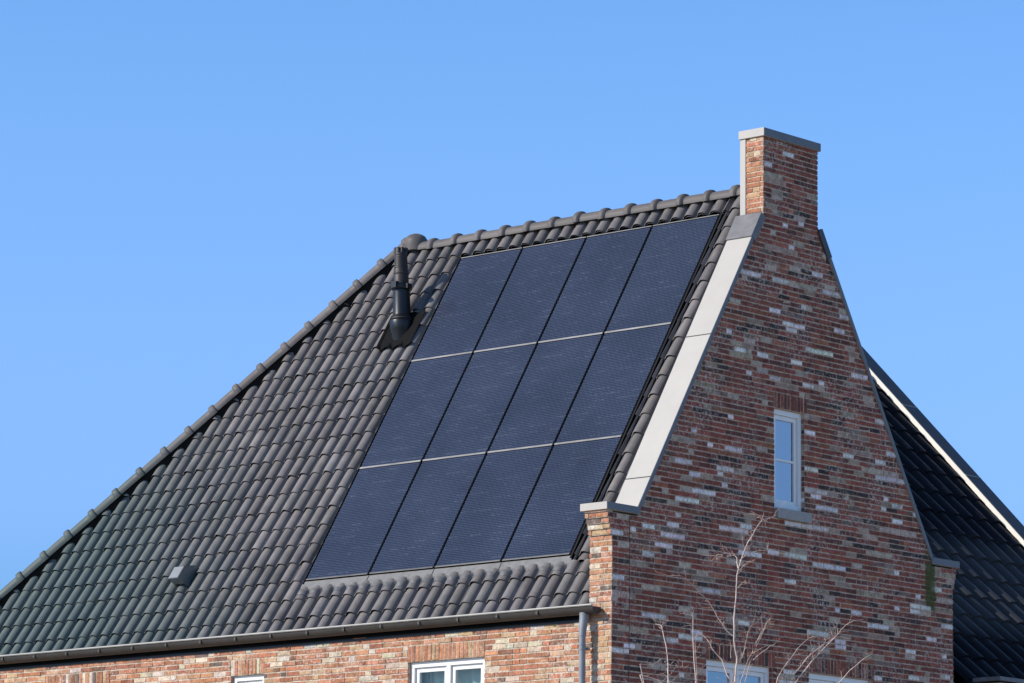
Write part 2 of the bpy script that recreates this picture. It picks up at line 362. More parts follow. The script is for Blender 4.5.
# --- brickwork
CO=.0622
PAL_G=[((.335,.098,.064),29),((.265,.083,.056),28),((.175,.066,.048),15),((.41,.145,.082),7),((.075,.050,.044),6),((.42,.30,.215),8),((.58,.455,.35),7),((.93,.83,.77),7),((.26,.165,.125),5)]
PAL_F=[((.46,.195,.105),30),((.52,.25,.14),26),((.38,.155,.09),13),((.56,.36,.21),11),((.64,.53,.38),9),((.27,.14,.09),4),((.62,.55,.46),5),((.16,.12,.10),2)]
def pick(pal,rng):
    t=rng.uniform(0,sum(w for _,w in pal))
    for c,w in pal:
        t-=w
        if t<=0: break
    g=rng.gauss(1,.10)
    return tuple(max(.02,c[i]*g*rng.uniform(.94,1.06)) for i in range(3))
MORT=(.60,.455,.34)
def brick(mb,F,u00,u10,u01,u11,z0,z1,col,rng,d=0.0):
    """brick face: bottom edge u00..u10 at z0, top edge u01..u11 at z1, front at depth d"""
    if u10-u00<.012 and u11-u01<.012: return
    dd=d+rng.gauss(0,.0022); e=.0030; j=lambda:rng.gauss(0,.0017)
    B=[(u00+j(),z0+j()),(u10+j(),z0+j()),(u11+j(),z1+j()),(u01+j(),z1+j())]
    cu=sum(p[0] for p in B)/4; cz=(z0+z1)/2
    A=[F(u,z,d-.0075) for u,z in B]
    Tt=[F(u+(e if u<cu else -e),z+(e if z<cz else -e),dd+rng.gauss(0,.0008)) for u,z in B]
    mb.poly(Tt,col)
    for i in range(4):
        k=(i+1)%4; mb.poly([A[i],A[k],Tt[k],Tt[i]],tuple(c*.55+m_*.45 for c,m_ in zip(col,MORT)))
MORT_F=(.58,.48,.37)
def course(mb,F,iv,z,pal,rng,bond,depth=0.0,splits=(),clus=None):
    """one course of wild-bond brickwork; iv = list of (lo_bottom,hi_bottom,lo_top,hi_top)"""
    gp=.0065; zb=z+.0062; zt=z+CO-.0062
    for (l0,h0,l1,h1) in iv:
        lo=min(l0,l1); hi=max(h0,h1); bond=rng.choice((.06,.11,.16,.21))
        u=lo-rng.choice((0,.1,.05,.16)) if lo!=0 else lo-(0 if int(round(z/CO))%2 else .11)
        last=None; hd=0
        marks=sorted([s for s in splits if lo<s<hi])
        while u<hi:
            if hd>=2 or rng.random()<.64: Lb=.210; hd=0
            else: Lb=.100; hd+=1
            v=u+Lb
            for s in marks:
                if u<s<v+.03: v=s-.004
            a0,b0=max(u,l0),min(v,h0); a1,b1=max(u,l1),min(v,h1)
            # keep the last sliver from being too thin
            if h0-v<.04 and h1-v<.04: b0,b1=h0,h1; v=hi
            if b0-a0>.02 or b1-a1>.02:
                b0=max(b0,a0+.001); b1=max(b1,a1+.001)
                if clus and last and rng.random()<.22: col=tuple(c*rng.uniform(.93,1.07) for c in last)
                else: col=pick(pal,rng)
                last=col
                brick(mb,F,a0,b0,a1,b1,zb,zt,col,rng,depth)
            nx=v+gp
            for s in marks:
                if abs(v-(s-.004))<1e-6: nx=s+.004
            u=nx
        # mortar bed behind, and a backing block 0.10 m thick
        e=.007
        P=[F(l0+e,z,depth-.0065),F(h0-e,z,depth-.0065),F(h1-e,z+CO,depth-.0065),F(l1+e,z+CO,depth-.0065)]
        Q=[F(l0+e,z,depth-.11),F(h0-e,z,depth-.11),F(h1-e,z+CO,depth-.11),F(l1+e,z+CO,depth-.11)]
        mb.poly(P,MORT)
        for i in range(4):
            k=(i+1)%4
            if i in (1,3): mb.poly([P[i],P[k],Q[k],Q[i]],MORT)
def soldiers(mb,F,u0,u1,z0,z1,pal,rng):
    n=max(1,round((u1-u0)/.0622)); w=(u1-u0)/n
    for i in range(n):
        brick(mb,F,u0+i*w+.005,u0+(i+1)*w-.005,u0+i*w+.005,u0+(i+1)*w-.005,z0+.004,z1-.006,pick(pal,rng),rng)
    mb.poly([F(u0,z0,-.0065),F(u1,z0,-.0065),F(u1,z1,-.0065),F(u0,z1,-.0065)],MORT)
    mb.poly([F(u0,z0,-.0065),F(u1,z0,-.0065),F(u1,z0,-.11),F(u0,z0,-.11)],MORT)
FG=lambda u,z,d:Vector((d,u,z))          # gable: u = y, faces +X
FF=lambda u,z,d:Vector((u,-d,z))         # front: u = x, faces -Y
rg=random.Random(5)
KZ=6.573; CT=math.tan(R(59.0)); YK=.437
CH0,CH1,CHT=2.715,3.771,11.309           # chimney edges (y) and top of its brickwork
def zq(k): return k*CO
# openings (u0,u1, course index bottom, course index top) on both walls
G_OPEN=[(2.918,3.500,111,130),(1.664,2.877,59,81),(3.574,4.80,59,81)]
F_OPEN=[(-3.064,-1.880,59,81),(-5.977,-5.418,59,81),(-9.30,-8.12,59,81)]
STEP=[(101,.022),(102,.042),(103,.062),(104,.082),(105,.100)]
stepd=dict(STEP)
def sub(iv,holes):
    for a,b in holes:
        out=[]
        for l0,h0,l1,h1 in iv:
            if b<=min(l0,l1) or a>=max(h0,h1): out.append((l0,h0,l1,h1)); continue
            out.append((l0,a,l1,a)); out.append((b,h0,b,h1))
        iv=[t for t in out if t[1]-t[0]>.01 or t[3]-t[2]>.01]
    return iv
gw=MB(); fw_=MB(); MG=MORT
def gl_(z):
    if z<=KZ+.02: return 0.0
    return min(CH0,YK+(z-KZ)/CT)
k=int(math.floor(GZ/CO))
GTOP=int(round(CHT/CO))
for kk in range(k,GTOP):
    z=zq(kk); zt=z+CO
    ext=stepd.get(kk,0.0)
    if zt<=KZ+.02: a0=a1=-ext
    else:
        a0=gl_(z) if z>KZ-.02 else 0; a1=gl_(zt)
        if a0==0: a0=YK
    iv=[(a0,W-a0,a1,W-a1)]
    holes=[(u0,u1) for u0,u1,b0,b1 in G_OPEN if b0<=kk<b1]
    lint=[(u0-.0,u1+.0) for u0,u1,b0,b1 in G_OPEN if b1<=kk<b1+3.5 and kk<b1+3]
    iv=sub(iv,holes+[(a-.004,b+.05) for a,b in lint])
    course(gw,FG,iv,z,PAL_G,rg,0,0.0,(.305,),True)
for u0,u1,b0,b1 in G_OPEN:
    soldiers(gw,FG,u0-.004,u1+.05,zq(b1)-.002,zq(b1+3)+.001,PAL_G[:5]+PAL_G[8:],rg)
MORT=MORT_F
# front wall with pier, up to the gutter; the pier goes up to its cap
rf=random.Random(8)
for kk in range(k,106):
    z=zq(kk)
    ext=stepd.get(kk,0.0)
    lo=-11.4 if z<5.45 else -.328
    iv=[(lo,0.0,lo,0.0)]
    holes=[(u0,u1) for u0,u1,b0,b1 in F_OPEN if b0<=kk<b1]
    lint=[(u0-.012,u1+.0) for u0,u1,b0,b1 in F_OPEN if b1<=kk<b1+3]
    iv=sub(iv,holes+lint)
    if ext==0.0: course(fw_,FF,iv,z,PAL_F,rf,0,0.0)
    else:
        course(fw_,FF,iv,z,PAL_F,rf,0,ext)
        fw_.box(lambda u,a,b:FF(u,b,a),-.328,0,z,z+.003,-.02,ext-.006,(.28,.15,.10))
        fw_.box(lambda u,a,b:FF(u,b,a),-.328,-.325,z,z+CO,-.02,ext-.004,(.33,.15,.09))
for u0,u1,b0,b1 in F_OPEN:
    soldiers(fw_,FF,u0-.012,u1,zq(b1)-.002,zq(b1+3)+.001,PAL_F,rf)
# reveals (brick returns of the openings)
def reveals(mb,F,op,pal,rng):
    for u0,u1,b0,b1 in op:
        for kk in range(b0,b1):
            z=zq(kk)
            for u,s in ((u0,1),(u1,-1)):
                c=pick(pal,rng)
                mb.poly([F(u+s*.0005,z+.006,-.006),F(u+s*.0005,z+CO-.006,-.006),F(u+s*.0005,z+CO-.006,-.10),F(u+s*.0005,z+.006,-.10)],c)
                mb.poly([F(u-s*.002,z,-.01),F(u-s*.002,z+CO,-.01),F(u-s*.002,z+CO,-.17),F(u-s*.002,z,-.17)],MORT)
        mb.poly([F(u0,zq(b0)+.0,-.01),F(u1,zq(b0)+.0,-.01),F(u1,zq(b0)+.0,-.17),F(u0,zq(b0)+.0,-.17)],MORT)
reveals(gw,FG,G_OPEN,PAL_G,rg); reveals(fw_,FF,F_OPEN,PAL_F,rf)
# chimney front and hidden sides belong to the chimney part
gable=gw.build('gable_wall',M['gable_brick'],house,fix=False)
gable['label']='shaded red brown brick gable wall with scattered pale bricks'
front=fw_.build('front_wall',M['front_brick'],house,fix=False)
front['label']='sunlit orange and cream brick front wall'
MORT=MG
# inner masonry core of the parapet gable, rear wall and far side wall
core=MB()
zt=zq(GTOP)
def core_prism(poly,x0,x1): core.prism([(x0,y,z) for y,z in poly],[(x1,y,z) for y,z in poly],(.30,.13,.09))
core_prism([(YK+.03,KZ-.01),(YK+.6,KZ-.01),(CH0+.55,10.3),(CH0+.02,10.3)],-.33,-.115)
core_prism([(W-YK-.6,KZ-.01),(W-YK-.03,KZ-.01),(CH1-.02,10.3),(CH1-.55,10.3)],-.33,-.115)
core_prism([(.13,5.3),(1.0,5.3),(1.0,KZ-.0105),(.13,KZ-.0105)],-.325,-.115)
core_prism([(W-1.0,5.3),(W-.13,5.3),(W-.13,KZ-.0105),(W-1.0,KZ-.0105)],-.325,-.115)
core.build('parapet_core',M['front_brick'],house)
bw=MB(); bw.box(I,-11.4,-.02,W-.2,W-.005,GZ,5.6,(.36,.15,.10)); bw.build('rear_wall',M['front_brick'],house)
bw=MB(); bw.box(I,-11.4,-11.2,.02,W-.25,GZ,5.6,(.36,.15,.10)); bw.build('side_wall',M['front_brick'],house)
# thin dark movement joint near the front corner
mj=MB(); mj.box(I,-.008,-.002,.303,.308,GZ,KZ-.05); mj.build('movement_joint',M['stain'],house)
# weep / rear kneeler steps
rk=MB()
for kk,e in STEP:
    z=zq(kk); 
    rk.box(I,-.33,-.004,W-.01,W+e,z+.005,z+CO-.006,pick(PAL_G,rg))
rk.build('rear_kneeler',M['gable_brick'],house)

# --- chimney
ch=MB(); rc=random.Random(3)
FCH=lambda u,z,d:Vector((u,CH0-d,z))
for kk in range(int(10.30/CO),GTOP):
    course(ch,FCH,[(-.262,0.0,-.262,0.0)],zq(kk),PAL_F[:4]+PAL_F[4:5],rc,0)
ch.box(I,-.262,-.012,CH0+.012,CH1-.012,10.3,CHT-.003,(.30,.12,.09))
FCB=lambda u,z,d:Vector((-u,CH1+d,z))
for kk in range(int(10.30/CO),GTOP):
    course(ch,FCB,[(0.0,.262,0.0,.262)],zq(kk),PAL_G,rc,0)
chim=ch.build('chimney',M['front_brick'],house,fix=False)
chim['label']='square brick chimney rising from the gable top'
cp=MB(); cp.box(I,-.356,.024,CH0-.022,CH1+.028,CHT-.004,CHT+.094); cp.build('chimney_cap',M['zinc'],chim,.004)
ce=MB(); ce.box(I,.0245,.028,CH0-.020,CH1+.026,CHT-.002,CHT+.092); ce.build('cap_shade_strip',M['edge'],chim)  # thin strip that paints the shaded side of the cap
cs=MB(); cs.box(I,-.345,-.264,CH0-.006,CH1+.004,10.25,CHT-.005); cs.build('zinc_cladding',M['zinc'],chim,.004)

# --- copings
def coping(front=True):
    mb=MB(); sg=1 if front else -1
    yy=(lambda y:y) if front else (lambda y:W-y)
    # plane: bottom edge from (YK,KZ) to chimney; sheets with standing joints
    L=(CH0-YK)/math.cos(R(59.0)); tx=(math.cos(R(59.0)),math.sin(R(59.0))); nx=(-math.sin(R(59.0)),math.cos(R(59.0)))
    def P(x,s,h): return (x,yy(YK+tx[0]*s+nx[0]*h),KZ+tx[1]*s+nx[1]*h)
    th=.046
    JS=[.47,2.55]
    ss=[.0]+JS+[L-.34]
    sheets=[]
    for i in range(len(ss)-1):
        a=ss[i]+(.0 if i==0 else .004); b=ss[i+1]-.004
        # foot is cut horizontally by the kneeler cap
        s0=a
        if i==0:
            h0=.012; 
            r0=[P(-.352,.012,0),P(-.352,.040,th),P(.014,.040,th),P(.014,.012,0)]
        else: r0=[P(-.352,a,0),P(-.352,a,th),P(.014,a,th),P(.014,a,0)]
        r1=[P(-.352,b,0),P(-.352,b,th),P(.014,b,th),P(.014,b,0)]
        if not front: r0,r1=r0[::-1],r1[::-1]
        mb.prism(r0,r1,(1,1,1) if i%2 else (.97,.97,.97))
    o=mb.build('coping',M['zinc'],house,.003)
    o['label']='pale zinc coping on the sunlit verge' if front else 'zinc coping on the shaded rear verge'
    e_=MB(); e_.box(P,.0145,.0185,.02,L-.41,-.006,th-.004); e_.build('coping_shade_strip',M['edge'],o)  # thin darker strip stands in for shade on the outer side
    for s in JS:
        j=MB(); j.box(P,-.346,.010,s-.006,s+.006,-.002,th+.004); j.build('coping_joint',M['edge2'],o)
    c=MB(); c.box(P,-.362,.026,L-.40,L-.03,-.035,th+(.018 if front else .006)); c.build('lead_flashing_or_sun_block',M['lead'] if front else M['edge2'],o,.004)
    k=MB(); 
    k.box(lambda u,a,b:(u,yy(a),b),-.37,.020,-.118,YK-.0,KZ-.02,KZ+.062)
    kc_=k.build('kneeler_cap',M['zinc'],o,.003)
    e_=MB(); e_.box(lambda u,a,b:(u,yy(a),b),.0205,.024,-.116,YK+.02,KZ-.018,KZ+.060); e_.build('cap_shade_strip',M['edge'],o)  # painted shade on the side of the kneeler cap
    return o
coping(True); coping(False)

# --- tiled roof
XH=-6.15                                   # hip apex (x)
hipd=Vector((-.998,-CA/SA,-1.0)).normalized()
HN=Vector((-1.0,0,.998)).normalized()   # normal of the hip-end plane
apex=Vector((XH,YM,Z_RIDGE))
PL,PR_=-5.1126,-.9126; PW=1.05; PH=1.7066
S_PT=s_of_z(10.5295); S_PB=S_PT-3*PH
rt=MB(); rr=random.Random(21)
hipcut=(apex+Vector((-.105,0,0)),HN)
S_B=.015; S_T=S_RIDGE-.01
args=dict(w=ROLL,xr=ROLL0,course=COURSE,sl=S_LIP0,rng=rr)
tile_field(rt,roof,-11.6,PL-.034,S_B,S_T,cuts=[hipcut],**args)
tile_field(rt,roof,PL-.0335,-.30,S_B,S_PB-.10,**args)
tile_field(rt,roof,PL-.0335,PR_+.0555,s_of_z(10.580),S_T,**args)
args['xr']=-.705
tile_field(rt,roof,PR_+.056,-.30,S_PB-.0998,S_T,**args)
rf_=rt.build('roof',M['tile'],house,fix=False)
rf_['label']='dark grey rolled concrete tile roof slope facing the sun'
# sheathing under the tiles, the rear slope and hip end
sh=MB()
def pl(x,z,h=-.09): return roof(x,s_of_z(z),h)
zb=Z0-.05; hb=XH-.998*(Z_RIDGE-zb)
sh.poly([pl(hb+.1,zb),pl(-.34,zb),pl(-.34,Z_RIDGE-.02),pl(XH+.05,Z_RIDGE-.02)])
sh.build('underlay',M['dark'],rf_)
rear=MB()
mir=lambda v:(v[0],2*YM-v[1],v[2])
rear.poly([mir(pl(hb,zb,-.03)),mir(pl(-.34,zb,-.03)),mir(pl(-.34,Z_RIDGE,-.03)),mir(pl(XH,Z_RIDGE,-.03))])
rear.build('rear_roof',M['tile'],house,fix=False)
he=MB(); he.poly([pl(hb,zb,-.03),pl(XH,Z_RIDGE,-.03),mir(pl(hb,zb,-.03))]); he.build('hip_end_roof',M['tile'],house,fix=False)
# ridge and hip caps
def cap_tile(parent,A,d,up,L,r=.100,rc=.128,name='ridge_tile',collar_at=0.0,rng=rr):
    """half round tile from A along d; collar at the start"""
    mb=MB(); d=d.normalized(); side=d.cross(up).normalized(); up=side.cross(d).normalized()
    prof_=[(-.012,rc-.02),(-.008,rc),(.005,rc+.006),(.045,rc+.008),(.07,rc+.002),(.078,r+.004),(.085,r),(.16,r),(L*.6,r),(L+.03,r-.004)]
    n=14; rows=[]; j1=rng.gauss(0,.003); g=max(.8,rng.gauss(1,.07))
    for s,q in prof_:
        c=A+d*s+up*j1
        rows.append([c+side*(q*math.cos(math.pi*(1.12*k/n-.06)))+up*(q*math.sin(math.pi*(1.12*k/n-.06))) for k in range(n+1)])
    mb.grid(rows,(g,g,g),True); mb.poly(rows[0],(g,g,g)); mb.poly(list(reversed(rows[-1])),(g,g,g))
    return mb.build(name,M['ridge'],parent)
XUP=Vector((0,0,1))
x=-.42
rid=[]
xs=[-5.787+.413*i for i in range(13)]
for xx in xs: cap_tile(rf_,Vector((xx,YM,Z_RIDGE-.092)),Vector((1,0,0)),XUP,min(.413,-.40-xx-.0))
cap_tile(rf_,Vector((-6.14,YM,Z_RIDGE-.085)),Vector((1,0,0)),XUP,.35,.098,.10)
hup=Vector((-.45,-.42,.79)).normalized()
hlen=(Z_RIDGE-(Z0-.05))/abs(hipd.z)
i=0; s=-.005
while s<hlen+.1:
    cap_tile(rf_,apex+hipd*(s)+hup*.012+Vector((-.03,0,0)),hipd,hup,.41,.090,.110,'hip_tile'); s+=.4125
bed=MB()
hs=hipd.cross(hup).normalized()
bed.box(lambda u,a,b:apex+hipd*a+hs*u+hup*b,-.045,.045,.0,hlen+.1,-.16,.03); bed.build('hip_bedding',M['dark'],rf_)  # bedding closes the gap; its near-black tone stands in for cap shadow
# three-way cap at the ridge end
kb=MB(); rows=[]
kc=Vector((XH+.06,YM,Z_RIDGE-.025))
for a,q in ((0,.150),(.25,.150),(.5,.142),(.8,.118),(1.05,.082),(1.3,.04),(1.5,.008)):
    rows.append([kc+Vector((q*1.12*math.cos(2*math.pi*k/18),q*math.sin(2*math.pi*k/18),.165*math.sin(a)+.0)) for k in range(18)])
rows.insert(0,[p-Vector((0,0,.07)) for p in rows[0]])
kb.grid(rows,(.9,.9,.9),True,True); kb.build('hip_cap',M['ridge'],rf_)

# verge strip next to coping (soaker)
vs=MB(); vs.box(lambda u,a,b:roof(u,a,b),-.42,-.29,-.02,S_T-.3,-.075,-.05); vs.build('verge_gutter',M['lead'],rf_)

# --- panel surround: black tray, grey apron draped over the tile below
tr_=MB(); tr_.box(lambda u,a,b:roof(u,a,b),PL-.02,PR_+.074,S_PB-.06,S_PT+.02,-.075,-.045); 
tr_.box(lambda u,a,b:roof(u,a,b),PR_+.006,PR_+.03,S_PB-.05,S_PT+.02,-.045,-.006)
tr_.box(lambda u,a,b:roof(u,a,b),PL-.016,PL-.008,S_PB-.05,S_PT+.02,-.045,-.004)
tr_.build('mounting_tray',M['black'],rf_)
ap=MB(); rows=[]
xs_=[PL-.03+ (PR_+.06-PL)*i/340 for i in range(341)]
ra=random.Random(2)
for q,(s,hf) in enumerate(((-.010,0),(-.045,0),(-.105,0),(-.117,.12),(-.132,.5),(-.150,.85),(-.17,1),(-.20,1),(-.225,1))):
    row=[]
    for xq in xs_:
        hh=-.018*(1-hf)+hf*(prof(xq)*1.0-.056+.027*(1-((S_PB+s-S_LIP0)%COURSE)/COURSE)+.006- (0.003 if s<-.22 else 0))
        wob=.012*math.sin(xq*31+1.3)*math.sin(xq*7.7) if q==8 else 0
        row.append(roof(xq,S_PB+s+wob,hh+.003*math.sin(xq*23+s*40)*hf))
    rows.append(row)
ap.grid(rows[:3],(1.12,1.14,1.15),False); ap.grid(rows[2:],(.98,.98,.98),True)
apo=ap.build('panel_apron',M['apron'],rf_,fix=False)
for i in range(1,4):
    sm=MB(); sm.box(lambda u,a,b:roof(u,a,b),PL+PW*i-.006,PL+PW*i+.006,S_PB-.115,S_PB-.012,-.02,-.010); sm.build('apron_seam',M['lead'],apo)

# --- flue
fb=MB(); rows=[]
fx,fs=-5.545,s_of_z(9.56)
for a in range(31):
    s=fs-.29+.56*a/30; row=[]
    for bq in range(61):
        xq=fx-.30+.60*bq/60
        e=min(1,1.9*max(0,1-((xq-fx)/.31)**2))*min(1,1.7*max(0,1-((s-fs-.01)/.325)**2))
        scal=.02*math.sin((xq-ROLL0)/ROLL*2*math.pi) if a==0 else 0
        h=(prof(xq)+.0-.055+.026)*(1-e)+e*.022+.012
        row.append(roof(xq+ (.0),s+scal,h))
    rows.append(row)
fb.grid(rows,(1,1,1),True)
base=roof(fx,fs,0.0)
flue=None
lean=Vector((-.045,0.0,1.0)).normalized()
def lathe(mb,prof_,n=24,c0=None):
    rows=[]
    for h,r in prof_:
        c=c0+lean*h
        rows.append([c+Vector((r*math.cos(2*math.pi*k/n),r*math.sin(2*math.pi*k/n),0)) for k in range(n)])
    mb.grid(rows,(1,1,1),True,True); mb.poly(rows[-1]); mb.poly(list(reversed(rows[0])))
pm=MB(); lathe(pm,[(-.25,.118),(.0,.132),(.06,.150),(.16,.157),(.185,.150),(.19,.130),(.24,.124),(.25,.114),(.26,.112),(.58,.108)],28,base-lean*.05)
flue=pm.build('flue_pipe',M['pvc'],house,fix=False); flue['label']='black flue pipe standing through the tiles near the hip'
fb.build('flue_flashing',M['fl_sheet'],flue,fix=False)
cm=MB(); b2=base-lean*.05
lathe(cm,[(.575,.105),(.576,.130),(.585,.135),(.635,.135),(.645,.128),(.646,.09)],28,b2)
cq=b2+lean*.62
cm.box(lambda u,a,b:cq+Vector((u,a,b)),-.035,.05,-.155,-.10,-.035,.045)
cm.box(lambda u,a,b:cq+Vector((u,a,b)),.10,.155,-.05,.03,-.04,.02)
cm.build('flue_collar',M['pvc'],flue,.0)
tm=MB(); pr_=[(.64,.096),(.76,.094),(.77,.088),(.78,.096),(.80,.096),(.805,.089),(.83,.092)]
for i in range(7):
    hh=.84+i*.027; pr_+= [(hh,.090-i*.0012),(hh+.012,.085-i*.0012),(hh+.02,.090-i*.0012)]
pr_+=[(1.035,.081),(1.10,.079),(1.115,.075),(1.12,.05)]
lathe(tm,pr_,28,b2)
for i in range(10):
    a=2*math.pi*i/10; q=b2+lean*1.085+Vector((.076*math.cos(a),.076*math.sin(a),0))
    tm.box(lambda u,a_,b:q+Vector((u,a_,b)),-.011,.011,-.011,.011,-.03,.035)
tm.build('flue_terminal',M['pvc2'],flue,fix=False)
# clamp ring low on the pipe
cr=MB(); lathe(cr,[(.19,.124),(.191,.134),(.215,.134),(.216,.118)],28,b2); cr.build('flue_ring',M['pvc2'],flue,fix=False)

# --- small hooded roof vent
vx,vs_=-7.30,s_of_z(6.355)
vb=MB()
def V(u,a,b): return roof(vx+u,vs_+a,b)
w2=.088
prf=[(-.125,.05),(-.130,.175),(.06,.165),(.17,.04),(.19,-.03)]
Lr=[V(-w2,a,b) for a,b in prf]; Rr=[V(w2,a,b) for a,b in prf]
for i in range(len(prf)-1): vb.poly([Lr[i],Rr[i],Rr[i+1],Lr[i+1]],(1,1,1),False)
for sgn in (-1,1):
    vb.poly([V(sgn*w2,a,b) for a,b in prf]+[V(sgn*w2,-.115,-.03)])
vent=vb.build('roof_vent',M['vent'],house,fix=False); vent['label']='small hooded metal vent low on the tiles'
vt_=MB(); vt_.poly([V(-w2*.92,-.122,.178),V(w2*.92,-.122,.178),V(w2*.92,.055,.1685),V(-w2*.92,.055,.1685)]); vt_.poly([V(-w2*.92,.062,.166),V(w2*.92,.062,.166),V(w2*.92,.165,.046),V(-w2*.92,.165,.046)]); vt_.build('vent_lit_top',M['downpipe'],vent,fix=False)  # paler sheets put the sunlit tone of the vent top into colour
vg=MB(); vg.box(V,-w2+.004,w2-.004,-.055,.0,-.04,.095); vg.build('vent_grille',M['black'],vent)

# --- gutter, fascia, downpipe
gu=MB()
sec=[]; GY,GZT=-.085,5.495
for i in range(13):
    a=math.pi*i/12
    sec.append((GY-.075*math.cos(a),GZT-.015-.080*math.sin(a)))
xa,xb=-11.55,-.145
def gx(x,y,z): return (x,y,z-.0)
inner=[(y+(.004 if y<GY else -.004),z+.004) for y,z in sec]
gu.grid([[ (x,y,z) for y,z in sec] for x in (xa,xb)],(1,1,1),True)
gu.grid([[ (x,y,z) for y,z in inner] for x in (xa,xb)],(.8,.8,.8),True)
gu.poly([(xb,y,z) for y,z in sec]); gu.poly([(xa,y,z) for y,z in sec])
gut=gu.build('gutter',M['gutter'],house,fix=False)
lp=MB(); lp.tube([(xa,-.165,GZT+.002),(-6,-.165,GZT+.002),(xb,-.165,GZT+.002)],[.0135]*3,8); lp.build('gutter_lip',M['gutter_lip'],gut)
x=-.95
while x>-11.5:
    b_=MB(); b_.box(I,x-.013,x+.013,-.172,-.158,GZT-.062,GZT-.015); b_.box(I,x-.017,x+.017,-.176,-.168,GZT-.052,GZT-.036,(1.6,1.6,1.6)); b_.build('gutter_bracket',M['gutter'],gut,.003); x-=.60
fa=MB(); fa.box(I,-11.5,-.335,-.006,.12,5.335,5.50); fa.build('fascia',M['fascia'],house,.003)
ef=MB(); ef.box(I,-11.45,-.335,-.05,-.0065,5.41,5.47); ef.build('eaves_board',M['fascia'],house,.003)
dpx=-.322; dp=MB()
dp.tube([(dpx,-.085,5.42),(dpx,-.087,5.37),(dpx,-.10,5.31),(dpx,-.112,5.24),(dpx,-.118,5.16)],[.058,.055,.050,.044,.041],16)
dp.tube([(dpx,-.118,5.17),(dpx,-.118,3),(dpx,-.118,GZ)],[.0375]*3,16)
dpo=dp.build('downpipe',M['downpipe'],house,fix=False)
for zc in (5.02,3.0,1.0):
    c=MB(); c.tube([(dpx,-.118,zc-.012),(dpx,-.118,zc+.012)],[.0425]*2,16); c.tube([(dpx,-.118,zc+.04),(dpx,-.118,zc+.05)],[.041]*2,16); c.box(I,dpx-.005,dpx+.04,-.085,-.03,zc-.012,zc+.012)
    c.build('pipe_clip',M['downpipe'],dpo,fix=False)

# --- windows
def window(F,u0,u1,k0,k1,kind,label):
    z0,z1=zq(k0)+.0,zq(k1)-.004
    B=lambda u,a,b:F(u,a,b)
    fr=MB(); d0,d1=-.125,-.045; fwid=.062
    fr.box(B,u0+.004,u0+fwid,z0,z1,d0,d1); fr.box(B,u1-fwid,u1-.004,z0,z1,d0,d1)
    fr.box(B,u0+fwid+.0005,u1-fwid-.0005,z1-fwid,z1,d0,d1); fr.box(B,u0+fwid+.0005,u1-fwid-.0005,z0,z0+fwid,d0,d1)
    w=fr.build('window',M['white'],house,.004); w['label']=label
    def sash(a,b,bars):
        e0,e1=-.115,-.073; t=.052
        c=MB(); zz0,zz1=z0+fwid+.002,z1-fwid-.002
        c.box(B,a,a+t,zz0,zz1,e0,e1); c.box(B,b-t,b,zz0,zz1,e0,e1)
        c.box(B,a+t+.0005,b-t-.0005,zz1-t,zz1,e0,e1); c.box(B,a+t+.0005,b-t-.0005,zz0,zz0+t,e0,e1)
        for h in bars:
            zc=zz0+(zz1-zz0)*h; c.box(B,a+t+.0005,b-t-.0005,zc-.014,zc+.014,e0+.006,e1-.006)
        s=c.build('sash',M['white'],w,.003)
        g=MB(); g.poly([B(a+t-.004,zz0+t-.004,-.093),B(b-t+.004,zz0+t-.004,-.093),B(b-t+.004,zz1-t+.004,-.093),B(a+t-.004,zz1-t+.004,-.093)]); g.build('pane',M['glass'] if F is FG else M['glass_front'],s,fix=False)
    lo,hi=u0+fwid+.002,u1-fwid-.002
    if kind=='single': sash(lo,hi,(.5,))
    elif kind=='slim': sash(lo,hi,())
    else:
        mu=(lo+hi)/2
        c=MB(); c.box(B,mu-.03,mu+.03,z0+fwid+.0005,z1-fwid-.0005,d0+.001,d1-.001); c.build('mullion',M['white'],w,.003)
        sash(lo,mu-.032,()); sash(mu+.032,hi,())
    s=MB()
    s.box(B,u0-.0,u1+.07,z0-.122,z0-.004,-.12,.055) if F is FG else s.box(B,u0-.05,u1+.05,z0-.098,z0-.002,-.16,.05)
    s.build('sill',M['sill'],w,.004)
    # curtains and a plain room box behind the glass
    cu=MB(); rows=[]
    for z in (z0-.05,z1+.05):
        a,b=(u0-.05,u0+(u1-u0)*.60) if kind=='single' else (u0+(u1-u0)*(.58 if F is FG else .0),u1+.05)  # attic: pale curtain stands in for sky reflected on the left
        rows.append([B(a+(b-a)*i/40,z,-.26+.02*math.sin(i*1.3)) for i in range(41)])
    cu.grid(rows,(1,1,1),True)
    if kind!='single':
        rows=[]
        for z in (z0-.05,z1+.05):
            a,b=(u0-.05,u0+(u1-u0)*.14)
            rows.append([B(a+(b-a)*i/20,z,-.26+.02*math.sin(i*1.3)) for i in range(21)])
        cu.grid(rows,(1,1,1),True)
    cu.build('curtain',M['curtain'],w,fix=False)
    rm=MB(); 
    a,b,c_,d_,e,f=u0-.3,u1+.3,z0-.3,z1+.3,-1.6,-.165
    q=lambda u,z,dd:B(u,z,dd)
    rm.poly([q(a,c_,e),q(b,c_,e),q(b,d_,e),q(a,d_,e)]); rm.poly([q(a,c_,e),q(a,d_,e),q(a,d_,f),q(a,c_,f)]); rm.poly([q(b,c_,e),q(b,d_,e),q(b,d_,f),q(b,c_,f)])
    rm.poly([q(a,c_,e),q(b,c_,e),q(b,c_,f),q(a,c_,f)]); rm.poly([q(a,d_,e),q(b,d_,e),q(b,d_,f),q(a,d_,f)])
    rm.build('window_room',M['room'],w,fix=False)
window(FG,*G_OPEN[0],'single','tall narrow white attic window')
window(FG,*G_OPEN[1],'double','white upper floor window behind the bare twigs')
